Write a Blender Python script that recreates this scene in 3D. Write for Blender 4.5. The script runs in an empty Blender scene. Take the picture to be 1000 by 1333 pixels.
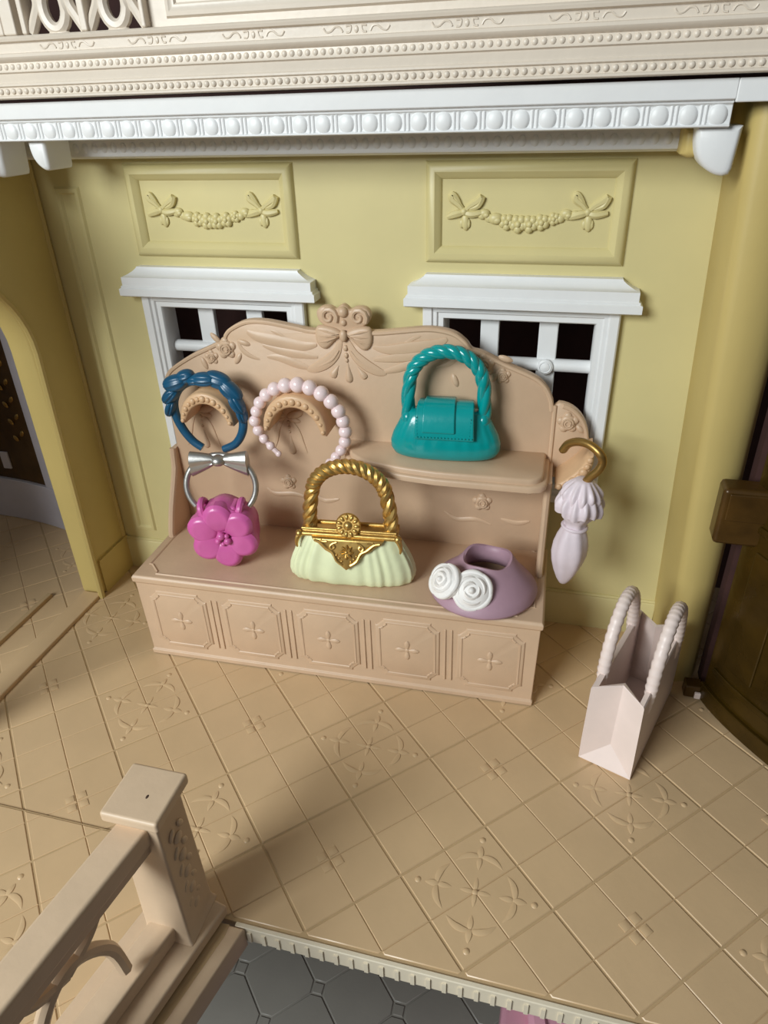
import bpy, math, random
from math import sin, cos, pi, radians, sqrt
from mathutils import Vector, Matrix
random.seed(7)
S = bpy.context.scene
COL = S.collection

# ------------------------------------------------------------------ camera, light, exposure
cam_d = bpy.data.cameras.new('camera')
cam = bpy.data.objects.new('camera', cam_d); COL.objects.link(cam)
cam_d.sensor_fit = 'VERTICAL'; cam_d.sensor_height = 24.0
cam_d.lens = 916.678 / 1333 * 24.0
cam_d.clip_start = 0.02; cam_d.clip_end = 60
_p, _r, _y = 1.0372499, -0.0333144, 0.2684958
RM = Matrix.Rotation(_y, 3, 'Z') @ Matrix.Rotation(_p, 3, 'X') @ Matrix.Rotation(_r, 3, 'Z')
cam.matrix_world = Matrix.Translation((0.589889, -1.997354, 1.591163)) @ RM.to_4x4()
S.camera = cam

W = bpy.data.worlds.new('world'); S.world = W; W.use_nodes = True
W.node_tree.nodes['Background'].inputs[0].default_value = (0.93, 0.96, 1.0, 1)
W.node_tree.nodes['Background'].inputs[1].default_value = 0.12

def area(name, loc, target, sx, sy, power, colr):
    d = bpy.data.lights.new(name, 'AREA'); d.shape = 'RECTANGLE'; d.size = sx; d.size_y = sy
    d.energy = power; d.color = colr
    o = bpy.data.objects.new(name, d); COL.objects.link(o); o.location = loc
    o.rotation_euler = (Vector(target) - Vector(loc)).to_track_quat('-Z', 'Y').to_euler()
    return o
area('window_daylight', (-2.3, -5.0, 3.2), (-0.1, -0.2, 0.8), 2.4, 2.0, 330, (0.945, 1.0, 1.005))

S.view_settings.view_transform = 'Standard'; S.view_settings.look = 'None'
S.view_settings.exposure = 0.0; S.view_settings.gamma = 1.0
S.view_settings.use_curve_mapping = False

# ------------------------------------------------------------------ materials
def lin(c):
    c = c / 255.0
    return c / 12.92 if c <= 0.04045 else ((c + 0.055) / 1.055) ** 2.4
def mat(name, rgb, rough=0.45, metal=0.0, var=0.06, bump=0.03, nscale=14.0, coat=0.0, trans=0.0, spec=0.5, bscale=60.0):
    m = bpy.data.materials.new(name); m.use_nodes = True
    nt = m.node_tree; N = nt.nodes; L = nt.links
    b = N['Principled BSDF']
    tc = N.new('ShaderNodeTexCoord')
    no = N.new('ShaderNodeTexNoise'); no.inputs['Scale'].default_value = nscale; no.inputs['Detail'].default_value = 4
    L.new(tc.outputs['Object'], no.inputs['Vector'])
    cr = N.new('ShaderNodeValToRGB')
    base = [lin(v) for v in rgb]
    cr.color_ramp.elements[0].position = 0.3; cr.color_ramp.elements[1].position = 0.7
    cr.color_ramp.elements[0].color = [max(0, v * (1 - var)) for v in base] + [1]
    cr.color_ramp.elements[1].color = [min(1, v * (1 + var)) for v in base] + [1]
    L.new(no.outputs['Fac'], cr.inputs['Fac']); L.new(cr.outputs['Color'], b.inputs['Base Color'])
    b.inputs['Roughness'].default_value = rough; b.inputs['Metallic'].default_value = metal
    b.inputs['Specular IOR Level'].default_value = spec
    b.inputs['Coat Weight'].default_value = coat; b.inputs['Coat Roughness'].default_value = 0.15
    b.inputs['Transmission Weight'].default_value = trans
    if bump > 0:
        n2 = N.new('ShaderNodeTexNoise'); n2.inputs['Scale'].default_value = bscale; n2.inputs['Detail'].default_value = 3
        L.new(tc.outputs['Object'], n2.inputs['Vector'])
        bp = N.new('ShaderNodeBump'); bp.inputs['Strength'].default_value = bump; bp.inputs['Distance'].default_value = 0.01
        L.new(n2.outputs['Fac'], bp.inputs['Height']); L.new(bp.outputs['Normal'], b.inputs['Normal'])
    return m
M = {
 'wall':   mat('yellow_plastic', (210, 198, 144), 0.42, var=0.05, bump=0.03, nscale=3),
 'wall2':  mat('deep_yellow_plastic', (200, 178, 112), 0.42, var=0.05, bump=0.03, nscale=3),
 'trim':   mat('white_plastic', (232, 233, 233), 0.40, var=0.02, bump=0.03),
 'fascia': mat('ivory_plastic', (220, 208, 192), 0.38, var=0.04, bump=0.05, nscale=5),
 'floor':  mat('tan_floor_plastic', (208, 178, 138), 0.34, var=0.05, bump=0.05, nscale=5, bscale=30),
 'joint':  mat('tan_joint_plastic', (192, 164, 124), 0.5, var=0.05),
 'edge':   mat('pale_edge_plastic', (226, 214, 190), 0.4, var=0.04),
 'grey':   mat('grey_floor_plastic', (150, 146, 138), 0.32, var=0.05, bump=0.04, nscale=4),
 'unit':   mat('pink_beige_plastic', (206, 176, 146), 0.42, var=0.06, bump=0.05, nscale=7),
 'hook':   mat('peach_plastic', (214, 176, 136), 0.40, var=0.05, bump=0.05, nscale=20),
 'mark':   mat('dark_speck_shadow', (70, 50, 40), 0.7, var=0.1),
 'rail':   mat('cream_railing_plastic', (214, 188, 158), 0.45, var=0.04, bump=0.05),
 'pink':   mat('orchid_pink_plastic', (208, 98, 164), 0.32, var=0.05, bump=0.03, coat=0.15),
 'silver': mat('silver_paint', (186, 184, 180), 0.40, metal=0.9, var=0.08, bump=0.06),
 'gold':   mat('gold_paint', (206, 170, 100), 0.36, metal=0.85, var=0.12, bump=0.06, nscale=30),
 'oldgold':mat('dull_gold_paint', (168, 134, 76), 0.38, metal=0.85, var=0.1, bump=0.05),
 'cream':  mat('pale_green_cream_plastic', (226, 232, 190), 0.45, var=0.05, bump=0.06, nscale=18),
 'teal':   mat('teal_plastic', (0, 150, 150), 0.22, var=0.06, bump=0.05, coat=0.3),
 'blue':   mat('petrol_blue_plastic', (18, 82, 116), 0.36, var=0.10, bump=0.06, coat=0.15, nscale=25),
 'pearl':  mat('pearl_pink_white', (242, 220, 220), 0.22, var=0.03, bump=0.0, coat=0.4),
 'mauve':  mat('mauve_plastic', (176, 142, 156), 0.5, var=0.06, bump=0.05, nscale=10),
 'rose':   mat('white_rose_plastic', (240, 236, 232), 0.5, var=0.03, bump=0.04),
 'lilac':  mat('lilac_white_plastic', (226, 212, 218), 0.42, var=0.06, bump=0.08, nscale=16),
 'bag':    mat('pinkish_white_plastic', (240, 222, 214), 0.38, var=0.03, bump=0.03),
 'amber':  mat('amber_gold_plastic', (66, 48, 12), 0.24, metal=0.3, var=0.35, bump=0.25, nscale=9, bscale=14),
 'amber2': mat('brown_amber_plastic', (78, 54, 20), 0.32, metal=0.2, var=0.3, bump=0.2, nscale=12, bscale=20),
 'lav':    mat('lavender_white_plastic', (206, 202, 212), 0.4, var=0.04, bump=0.04),
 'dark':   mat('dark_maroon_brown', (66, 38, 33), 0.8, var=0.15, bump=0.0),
 'table':  mat('dark_brown_wood', (92, 68, 50), 0.5, var=0.2, bump=0.05, nscale=2),
 'pinkbox':mat('pale_pink_plastic', (240, 176, 196), 0.3, var=0.04, bump=0.02),
}

# ------------------------------------------------------------------ mesh helpers
class MB:
    def __init__(s): s.v = []; s.f = []
    def add(s, vs, fs):
        o = len(s.v); s.v += [tuple(v) for v in vs]; s.f += [tuple(i + o for i in f) for f in fs]; return s
    def box(s, x0, x1, y0, y1, z0, z1):
        v = [(x, y, z) for z in (z0, z1) for y in (y0, y1) for x in (x0, x1)]
        return s.add(v, [(0, 2, 3, 1), (4, 5, 7, 6), (0, 1, 5, 4), (2, 6, 7, 3), (0, 4, 6, 2), (1, 3, 7, 5)])
    def loft(s, secs, cap0=True, cap1=True, closed=True, ring=False):
        n = len(secs[0]); v = [p for q in secs for p in q]; f = []
        m = len(secs)
        for k in range(m if ring else m - 1):
            a = k * n; b = ((k + 1) % m) * n
            for i in range(n if closed else n - 1):
                j = (i + 1) % n; f.append((a + i, a + j, b + j, b + i))
        if closed and not ring:
            if cap0: f.append(tuple(reversed(range(n))))
            if cap1: f.append(tuple(range((m - 1) * n, m * n)))
        return s.add(v, f)
    def tube(s, path, rad, n=8, closed=False, flat=None, caps=True):
        P = [Vector(p) for p in path]; m = len(P)
        if not hasattr(rad, '__len__'): rad = [rad] * m
        T = []
        for i in range(m):
            if closed: t = P[(i + 1) % m] - P[i - 1]
            else: t = P[min(i + 1, m - 1)] - P[max(i - 1, 0)]
            T.append(t.normalized())
        u = T[0].orthogonal().normalized()
        fr = []
        for i in range(m):
            u = (u - T[i] * u.dot(T[i])).normalized(); fr.append((u.copy(), T[i].cross(u)))
        secs = []
        for i in range(m):
            a, b = fr[i]
            q = [P[i] + (a * cos(2 * pi * k / n) + b * sin(2 * pi * k / n)) * rad[i] for k in range(n)]
            if flat: q = [Vector((p.x, flat[0] + (p.y - flat[0]) * flat[1], p.z)) for p in q]
            secs.append(q)
        return s.loft(secs, caps, caps, True, closed)
    def ell(s, c, r, n=14, m=8, R=None):
        c = Vector(c); v = []; f = []
        for i in range(1, m):
            th = pi * i / m
            for k in range(n):
                ph = 2 * pi * k / n
                v.append(Vector((r[0] * sin(th) * cos(ph), r[1] * sin(th) * sin(ph), r[2] * cos(th))))
        v.append(Vector((0, 0, r[2]))); v.append(Vector((0, 0, -r[2])))
        top = len(v) - 2; bot = top + 1
        for i in range(m - 2):
            for k in range(n):
                j = (k + 1) % n; f.append((i * n + k, (i + 1) * n + k, (i + 1) * n + j, i * n + j))
        for k in range(n):
            j = (k + 1) % n; f.append((top, k, j)); f.append((bot, (m - 2) * n + j, (m - 2) * n + k))
        if R is not None: v = [R @ p for p in v]
        return s.add([p + c for p in v], f)
    def lathe(s, prof, c=(0, 0, 0), n=24, cap=True):
        secs = [[(c[0] + r * cos(2 * pi * k / n), c[1] + r * sin(2 * pi * k / n), c[2] + z) for k in range(n)] for r, z in prof]
        return s.loft(secs, cap, cap)
    def grid(s, fn, nu, nv, cu=False):
        v = [fn(i / nu, j / nv) for j in range(nv + 1) for i in range(nu + 1)]
        f = [(j * (nu + 1) + i, j * (nu + 1) + i + 1, (j + 1) * (nu + 1) + i + 1, (j + 1) * (nu + 1) + i) for j in range(nv) for i in range(nu)]
        return s.add(v, f)
    def prism(s, poly, to3, d0, d1, bev=0.0):
        """polygon in a plane; front at depth d0 (bevelled by bev towards d1), back at d1; to3(a, b, d)"""
        secs = [[to3(a, b, d1) for a, b in poly]]
        sg = 1 if d1 > d0 else -1
        if bev > 0:
            secs.append([to3(a, b, d0 + sg * bev) for a, b in poly])
            q1 = inset(poly, bev * 0.35); q2 = inset(poly, bev)
            secs.append([to3(a, b, d0 + sg * bev * 0.35) for a, b in q1])
            secs.append([to3(a, b, d0) for a, b in q2])
        else:
            secs.append([to3(a, b, d0) for a, b in poly])
        return s.loft(secs)
    def xf(s, mtx, i0=0):
        s.v[i0:] = [tuple(mtx @ Vector(p)) for p in s.v[i0:]]; return s

def area2(P): return 0.5 * sum(P[i][0] * P[(i + 1) % len(P)][1] - P[(i + 1) % len(P)][0] * P[i][1] for i in range(len(P)))
def inset(P, d):
    n = len(P); sg = 1 if area2(P) > 0 else -1; out = []
    for i in range(n):
        a, b, c = P[i - 1], P[i], P[(i + 1) % n]
        e1 = Vector((b[0] - a[0], b[1] - a[1])); e2 = Vector((c[0] - b[0], c[1] - b[1]))
        if e1.length < 1e-9 or e2.length < 1e-9: out.append(b); continue
        e1.normalize(); e2.normalize()
        n1 = Vector((-e1.y, e1.x)) * sg; n2 = Vector((-e2.y, e2.x)) * sg
        h = n1 + n2
        if h.length < 1e-6: h = n1
        h.normalize(); k = d / max(0.35, h.dot(n1))
        out.append((b[0] + h.x * k, b[1] + h.y * k))
    return out
def clip(P, a, b, c):           # keep a*x + b*y <= c
    out = []
    for i in range(len(P)):
        p, q = P[i], P[(i + 1) % len(P)]
        fp = a * p[0] + b * p[1] - c; fq = a * q[0] + b * q[1] - c
        if fp <= 0: out.append(p)
        if (fp < 0 and fq > 0) or (fp > 0 and fq < 0):
            t = fp / (fp - fq); out.append((p[0] + (q[0] - p[0]) * t, p[1] + (q[1] - p[1]) * t))
    return out
def spline(P, k=6, closed=False):
    n = len(P); out = []
    for i in range(n if closed else n - 1):
        g = lambda j: P[j % n] if closed else P[max(0, min(n - 1, j))]
        p0, p1, p2, p3 = [Vector(g(i + j)) for j in (-1, 0, 1, 2)]
        for q in range(k):
            t = q / k
            out.append(tuple(0.5 * (2 * p1 + (p2 - p0) * t + (2 * p0 - 5 * p1 + 4 * p2 - p3) * t * t + (3 * p1 - p0 - 3 * p2 + p3) * t ** 3)))
    if not closed: out.append(tuple(P[-1]))
    return out
XZ = lambda a, b, d: (a, d, b)      # polygon in x,z with depth y
XY = lambda a, b, d: (a, b, d)
YZ = lambda a, b, d: (d, a, b)

def tag(o, label=None, cat=None, group=None, kind=None):
    if label: o['label'] = label
    if cat: o['category'] = cat
    if group: o['group'] = group
    if kind: o['kind'] = kind
    return o
def mesh(mb, name, m, ang=38):
    me = bpy.data.meshes.new(name); me.from_pydata(mb.v, [], mb.f); me.validate()
    me.polygons.foreach_set('use_smooth', [True] * len(me.polygons))
    me.set_sharp_from_angle(angle=radians(ang)); me.materials.append(m); me.update(); return me
def link(name, me, parent=None, loc=(0, 0, 0), rot=(0, 0, 0), bevel=0.0, seg=2):
    o = bpy.data.objects.new(name, me); COL.objects.link(o); o.parent = parent
    o.location = loc; o.rotation_euler = rot
    if bevel > 0:
        b = o.modifiers.new('bevel', 'BEVEL'); b.width = bevel; b.segments = seg; b.limit_method = 'ANGLE'; b.angle_limit = radians(40); b.harden_normals = True
    return o
def ob(name, mb, m, parent=None, loc=(0, 0, 0), rot=(0, 0, 0), bevel=0.0, seg=2, ang=38):
    # recalculated outward normals
    import bmesh
    me = mesh(mb, name, M[m], ang)
    bm = bmesh.new(); bm.from_mesh(me); bmesh.ops.recalc_face_normals(bm, faces=bm.faces); bm.to_mesh(me); bm.free()
    me.set_sharp_from_angle(angle=radians(ang))
    return link(name, me, parent, loc, rot, bevel, seg)
def empty(name, loc=(0, 0, 0), rot=(0, 0, 0), label=None, cat=None, group=None, kind=None):
    o = bpy.data.objects.new(name, None); COL.objects.link(o); o.location = loc; o.rotation_euler = rot
    o.empty_display_size = 0.05
    return tag(o, label, cat, group, kind)
def ring_frame(mb, x0, x1, z0, z1, prof, yb=0.0):
    """mitred rectangular moulding on a wall facing -y; prof = [(inset, proud)]"""
    secs = [[(x0 + i, yb - p, z0 + i), (x1 - i, yb - p, z0 + i), (x1 - i, yb - p, z1 - i), (x0 + i, yb - p, z1 - i)] for i, p in prof]
    return mb.loft(secs, False, False)
def rope(mb, path, R, rs, strands, turns, n=8):
    P = [Vector(p) for p in path]; m = len(P)
    T = [(P[min(i + 1, m - 1)] - P[max(i - 1, 0)]).normalized() for i in range(m)]
    u = T[0].orthogonal().normalized(); fr = []
    for i in range(m):
        u = (u - T[i] * u.dot(T[i])).normalized(); fr.append((u.copy(), T[i].cross(u)))
    for k in range(strands):
        q = []
        for i in range(m):
            a = 2 * pi * (turns * i / (m - 1) + k / strands)
            q.append(P[i] + (fr[i][0] * cos(a) + fr[i][1] * sin(a)) * R)
        mb.tube(q, rs, n)
    return mb

# ================================================================== SETTING
# ------------------------------------------------------------------ floor with tiles
T = 0.25; OX, OY = -0.371603, -0.677678; C45 = sqrt(0.5)
def gxy(i, j): return (OX + (i + j) * T * C45, OY + (i - j) * T * C45)
def fleur_mesh():
    mb = MB()
    for k in range(4):
        a = pi / 2 * k
        ca, sa = cos(a), sin(a)
        def w(p, z): return (p[0] * ca - p[1] * sa, p[0] * sa + p[1] * ca, z)
        def rid(pts, r): 
            q = spline(pts, 5); n = len(q)
            i0 = len(mb.v)
            mb.tube([w(p, 0) for p in q], [max(0.0008, r * sin(pi * (0.08 + 0.9 * i / (n - 1)))) for i in range(n)], 6)
            mb.v[i0:] = [(x, y, z * 0.36) for x, y, z in mb.v[i0:]]
        rid([(0.085, 0), (0.10, 0), (0.118, 0)], 0.0085); rid([(0.088, 0), (0.075, 0), (0.055, 0)], 0.0075)
        for sgn in (1, -1):
            rid([(0.090, 0.001 * sgn), (0.090, 0.018 * sgn), (0.083, 0.038 * sgn), (0.068, 0.056 * sgn)], 0.0085)
        rid([(0.003, 0), (0.018, 0), (0.036, 0)], 0.006)
        mb.ell(w((0.135, 0), 0), (0.008, 0.008, 0.003), 8, 4)
    mb.ell((0, 0, 0), (0.008, 0.008, 0.003), 8, 4)
    return mesh(mb, 'fleur_relief', M['floor'])
def square_mesh():
    mb = MB()
    for sx in (-1, 1):
        for sy in (-1, 1):
            x0, x1 = sorted((sx * 0.005, sx * 0.026)); y0, y1 = sorted((sy * 0.005, sy * 0.026))
            P = [(x0, y0), (x1, y0), (x1, y1), (x0, y1)]
            mb.loft([[(a, b, -0.004) for a, b in P], [(a, b, 0.0015) for a, b in P], [(a, b, 0.003) for a, b in inset(P, 0.004)]])
    return mesh(mb, 'square_relief', M['floor'])
FLEUR, SQUARE = fleur_mesh(), square_mesh()
def tiles(parent, x0, x1, y0, y1, zt):
    for i in range(-9, 12):
        for j in range(-9, 14):
            cx, cy = gxy(i + 0.5, j + 0.5)
            if cx < x0 - .18 or cx > x1 + .18 or cy < y0 - .18 or cy > y1 + .18: continue
            mb = MB()
            for a in (0, 1):
                for b in (0, 1):
                    g0, g1 = 0.0026, 0.0006
                    u0 = i + a * .5 + (g0 if a == 0 else g1) / T; u1 = i + a * .5 + .5 - (g1 if a == 0 else g0) / T
                    v0 = j + b * .5 + (g0 if b == 0 else g1) / T; v1 = j + b * .5 + .5 - (g1 if b == 0 else g0) / T
                    P = [gxy(u0, v0), gxy(u0, v1), gxy(u1, v1), gxy(u1, v0)]
                    for pl in ((1, 0, x1), (-1, 0, -x0), (0, 1, y1), (0, -1, -y0)):
                        if P: P = clip(P, *pl)
                    if len(P) < 3 or abs(area2(P)) < 2e-4: continue
                    P = [(p[0] - cx, p[1] - cy) for p in P]
                    if area2(P) < 0: P.reverse()
                    mb.loft([[(p[0], p[1], -0.010) for p in P], [(p[0], p[1], -0.0016) for p in P], [(p[0], p[1], 0) for p in inset(P, 0.0018)]], cap0=False)
            if not mb.f: continue
            t = ob('floor_tile', mb, 'floor', parent, (cx, cy, zt))
            inside = x0 < cx - .12 and cx + .12 < x1 and y0 < cy - .12 and cy + .12 < y1
            if inside and i % 2 and j % 2: link('fleur_relief', FLEUR, t)
            elif inside and i % 2 == 0 and j % 2 == 0: link('square_relief', SQUARE, t, rot=(0, 0, pi / 4))
FY = -1.222
mb = MB(); mb.box(-2.4, 1.6, FY, 0.32, -0.05, -0.0024)
floor = tag(ob('floor', mb, 'joint'), 'tan embossed tile floor of the toy shop room', 'floor', kind='structure')
tiles(floor, -2.4, 1.6, FY + 0.008, 0.32, 0.0)
# ribbed pale edge of the floor slab
mb = MB(); mb.box(0.0, 1.6, FY - 0.012, FY, -0.05, 0.001)
et = ob('edge_strip', mb, 'edge', floor, bevel=0.003)
mb = MB()
for k in range(46):
    x = 0.03 + k * 0.034
    mb.box(x, x + 0.009, FY - 0.016, FY - 0.010, -0.044, -0.010)
tag(ob('edge_rib', mb, 'edge', et), kind='stuff')
# landing beside the stairwell
LZ = 0.007
mb = MB(); mb.prism([(-2.4, -1.088), (-2.4, -2.0), (-0.185, -2.0), (-0.01, -1.26), (-0.01, -1.236), (-0.165, -1.236), (-0.165, -1.088)], XY, LZ - 0.0024, LZ - 0.05)
land = tag(ob('floor_landing', mb, 'joint'), 'tiled landing floor strip beneath the cream railing', 'floor', kind='structure')
tiles(land, -2.4, -0.167, -1.99, -1.092, LZ)
# pale kerb of the stairwell
mb = MB(); mb.prism([(0.026, -1.236), (-0.012, -1.236), (-0.188, -2.0), (-0.146, -2.0)], XY, 0.004, -0.06, 0.004)
tag(ob('trim_1', mb, 'rail'), 'pale kerb along the stairwell edge next to the railing foot', 'kerb', kind='structure')
# lower storey floor: octagons and dots
LF = -1.68
mb = MB(); mb.box(-2.2, 2.2, -2.2, 0.6, LF - 0.05, LF - 0.006)
low = tag(ob('floor_lower', mb, 'grey'), 'grey floor of the storey below with octagonal tiles', 'floor', kind='structure')
def octo():
    h = T / 2 - 0.003; c = 0.035
    P = [(-h + c, -h), (h - c, -h), (h, -h + c), (h, h - c), (h - c, h), (-h + c, h), (-h, h - c), (-h, -h + c)]
    m_ = MB(); m_.loft([[(a, b, -0.01) for a, b in P], [(a, b, -0.003) for a, b in P], [(a, b, 0) for a, b in inset(P, 0.003)]], cap0=False)
    return mesh(m_, 'octagon_tile', M['grey'])
def dot():
    P = [(0.03, 0), (0, 0.03), (-0.03, 0), (0, -0.03)]
    m_ = MB(); m_.loft([[(a, b, -0.01) for a, b in P], [(a, b, -0.003) for a, b in P], [(a, b, 0) for a, b in inset(P, 0.003)]], cap0=False)
    return mesh(m_, 'dot_tile', M['grey'])
OCT, DOT = octo(), dot()
NX, NY = -0.16, -0.585           # one node of the lower grid
for i in range(-6, 9):
    for j in range(-7, 9):
        px = NX + (i + j) * T * C45; py = NY + (i - j) * T * C45
        if -0.9 < px < 1.1 and -1.25 < py < -0.15:
            link('dot_tile', DOT, low, (px, py, LF), (0, 0, pi / 4))
        qx, qy = px + T * C45, py
        if -0.9 < qx < 1.1 and -1.25 < qy < -0.15:
            link('octagon_tile', OCT, low, (qx, qy, LF), (0, 0, pi / 4))

# ------------------------------------------------------------------ back wall with window openings
def wall_cells(mb, xs, zs, holes, y0, y1):
    for a in range(len(xs) - 1):
        for b in range(len(zs) - 1):
            cx, cz = (xs[a] + xs[a + 1]) / 2, (zs[b] + zs[b + 1]) / 2
            if any(h[0] < cx < h[1] and h[2] < cz < h[3] for h in holes): continue
            mb.box(xs[a], xs[a + 1], y0, y1, zs[b], zs[b + 1])
WH = [(-0.665, -0.235, 0.525, 1.05), (0.235, 0.665, 0.525, 1.05)]
mb = MB(); wall_cells(mb, [-1.10, -0.665, -0.235, 0.235, 0.665, 1.08], [0, 0.525, 1.05, 1.56], WH, 0.0, 0.06)
wb = tag(ob('wall_back', mb, 'wall'), 'yellow back wall with two white windows and raised garland panels', 'wall', kind='structure')
# raised panels with garlands
def flower_bits(mb, x, z, r, y=-0.004):
    for k in range(5):
        a = 2 * pi * k / 5 + x * 40
        mb.ell((x + cos(a) * r * .55, y, z + sin(a) * r * .55), (r * .55, r * .5, r * .55), 8, 5)
    mb.ell((x, y - r * .3, z), (r * .4, r * .4, r * .4), 8, 5)
for xa in (-0.7075, 0.185):
    xb = xa + 0.5226
    mb = MB(); ring_frame(mb, xa, xb, 1.191, 1.444, [(0, 0), (0.004, 0.010), (0.014, 0.017), (0.026, 0.018), (0.034, 0.012), (0.040, 0.008), (0.044, 0.0)])
    ob('panel_moulding', mb, 'wall', wb)
    xc = (xa + xb) / 2; zc = 1.325
    g = MB(); n = 15; zc = 1.318
    for k in range(n):
        t = -1 + 2 * k / (n - 1); g.ell((xc + t * 0.128, -0.003, zc - 0.024 * (1 - t * t)), (0.012, 0.008, 0.008 + 0.006 * (1 - t * t)), 8, 5)
    gl = ob('garland', g, 'wall', wb)
    for k, r in zip(range(8), (.014, .018, .023, .026, .025, .023, .018, .014)):
        t = -1 + 2 * k / 7; f = MB(); xx = xc + t * 0.105; zz = zc - 0.026 * (1 - t * t)
        if k in (0, 7, 1): f.ell((xx, -.004, zz), (r * 1.1, r * .6, r * .8), 10, 6); f.ell((xx + .006, -.008, zz - .004), (r * .6, r * .5, r * .5), 8, 6)
        else: flower_bits(f, xx, zz, r * .85)
        ob('rosebud', f, 'wall', gl)
    for s in (-1, 1):
        b = MB(); bx = xc + s * 0.158; bz = zc + 0.004
        for pts in ([(0, 0), (-.014, .016), (-.032, .030), (-.030, .040), (-.020, .030), (-.010, .014)], [(0, 0), (.016, .014), (.036, .026), (.046, .034), (.036, .014), (.014, .006)], [(0, -.002), (-.02, -.006), (-.045, -.014)], [(0, -.002), (.02, -.006), (.05, -.002)]):
            q = spline([(bx + u, -0.005, bz + w_) for u, w_ in pts], 5); m_ = len(q)
            b.tube(q, [.0055 + .0045 * sin(pi * i / (m_ - 1)) for i in range(m_)], 7)
        b.ell((bx, -0.006, bz), (0.010, 0.009, 0.010), 10, 6)
        b.ell((bx + .004, -0.003, bz - .026), (0.011, 0.007, 0.022), 10, 6, Matrix.Rotation(-.1, 3, 'Y')); b.ell((bx - .006, -.003, bz - .03), (.006, .005, .012), 8, 6); b.ell((bx + .012, -.003, bz - .03), (.006, .005, .012), 8, 6)
        ob('ribbon_bow', b, 'wall', gl)
# tall inset mouldings at both ends of the wall
for xa, xb in ((-0.955, -0.868), (0.80, 0.88)):
    mb = MB(); ring_frame(mb, xa, xb, 0.175, 1.385, [(0, 0), (0.006, 0.007), (0.016, 0.007), (0.022, 0.0)])
    if xa < 0: ob('tall_moulding', mb, 'wall', wb)
# ------------------------------------------------------------------ windows
def window(nm, cx, label):
    w = empty(nm, (cx, 0, 0.48), label=label, cat='window', kind='structure')
    mb = MB(); ring_frame(mb, -0.27, 0.27, 0.0, 0.62, [(0, 0), (0, 0.020), (0.004, 0.024), (0.026, 0.024), (0.030, 0.018), (0.040, 0.018), (0.044, 0.012), (0.058, 0.012), (0.062, 0.006), (0.064, -0.06)])
    ob('window_frame', mb, 'trim', w)
    mb = MB()
    prof = [(0.312, .050, .598), (0.318, .056, .602), (0.318, .056, .622), (0.312, .052, .625), (0.312, .052, .630), (0.307, .050, .632), (0.307, .050, .656),
            (0.302, .046, .658), (0.288, .037, .664), (0.274, .031, .672), (0.264, .028, .680), (0.262, .026, .684)]
    mb.loft([[(-hw, 0, z), (hw, 0, z), (hw, -d, z), (-hw, -d, z)] for hw, d, z in prof])
    ob('lintel', mb, 'trim', w)
    for mx in (-0.083, 0.083):
        mb = MB(); mb.box(mx - 0.027, mx + 0.027, 0.030, 0.050, 0.05, 0.55); ob('mullion', mb, 'trim', w, bevel=0.004)
    for mz in (0.425, 0.225):
        mb = MB(); mb.tube([(-0.21, 0.034, mz), (0.21, 0.034, mz)], 0.019, 10); ob('glazing_bar', mb, 'trim', w)
        mb = MB(); i0 = 0; mb.lathe([(0.022, 0), (0.022, .008), (.016, .012), (.014, .009), (.012, .012), (0.002, .015)], n=16); mb.xf(Matrix.Rotation(pi / 2, 4, 'X'))
        ob('rosette', mb, 'trim', w, (0.083, 0.018, mz))
    return w
window('window_1', -0.45, 'white framed toy window behind the blue headband')
window('window_2', 0.45, 'white framed toy window behind the teal handbag')
# baseboards
mb = MB(); mb.prism([(0, 0), (-0.010, 0), (-0.010, 0.122), (-0.006, 0.128), (-0.010, 0.133), (-0.004, 0.138), (0, 0.138)], YZ, -1.03, 0.955)
tag(ob('baseboard_back', mb, 'wall'), 'low yellow baseboard along the foot of the back wall', 'baseboard', kind='structure')
# ------------------------------------------------------------------ left wall with arched doorway
arch = []
for k in range(25):
    a = pi * k / 24; arch.append((-0.60 + 0.39 * cos(a), 0.93 + 0.33 * sin(a)))
outer = [(0.0, 0.0), (0.0, 1.56), (-1.02, 1.56), (-1.02, 0.0), (-0.99, 0.0)] + arch[::-1] + [(-0.21, 0.0)]
mb = MB(); mb.prism(outer, YZ, -1.012, -1.10)
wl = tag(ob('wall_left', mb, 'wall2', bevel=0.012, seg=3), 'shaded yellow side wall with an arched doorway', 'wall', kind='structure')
mb = MB()
rim = [(-1.008, -0.222, 0.0)] + [(-1.008, -0.60 + (y + 0.60) * 1.03, z) for y, z in arch] + [(-1.008, -0.98, 0.0)]
mb.tube(rim, 0.012, 8); ob('arch_moulding', mb, 'wall2', wl)
mb = MB(); mb.box(-1.014, -1.006, -0.19, -0.005, 0.0, 0.133); mb.box(-1.014, -1.003, -0.19, -0.005, 0.133, 0.142)
tag(ob('baseboard_left', mb, 'wall2'), 'short yellow baseboard on the shaded side wall beside the arch', 'baseboard', kind='structure')
mb = MB(); mb.tube([(-1.02, -0.012, 0.14), (-1.02, -0.012, 1.5)], 0.014, 8); ob('corner_bead', mb, 'wall2', wl)
# unseen wall, added to cast soft shade on the left side
mb = MB(); mb.box(-2.5, -1.50, -1.34, -1.30, 0.0, 2.4)
tag(ob('wall_shade', mb, 'wall2'), 'unseen yellow wall added on the left to cast shade into the room', 'wall', kind='structure')
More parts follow.
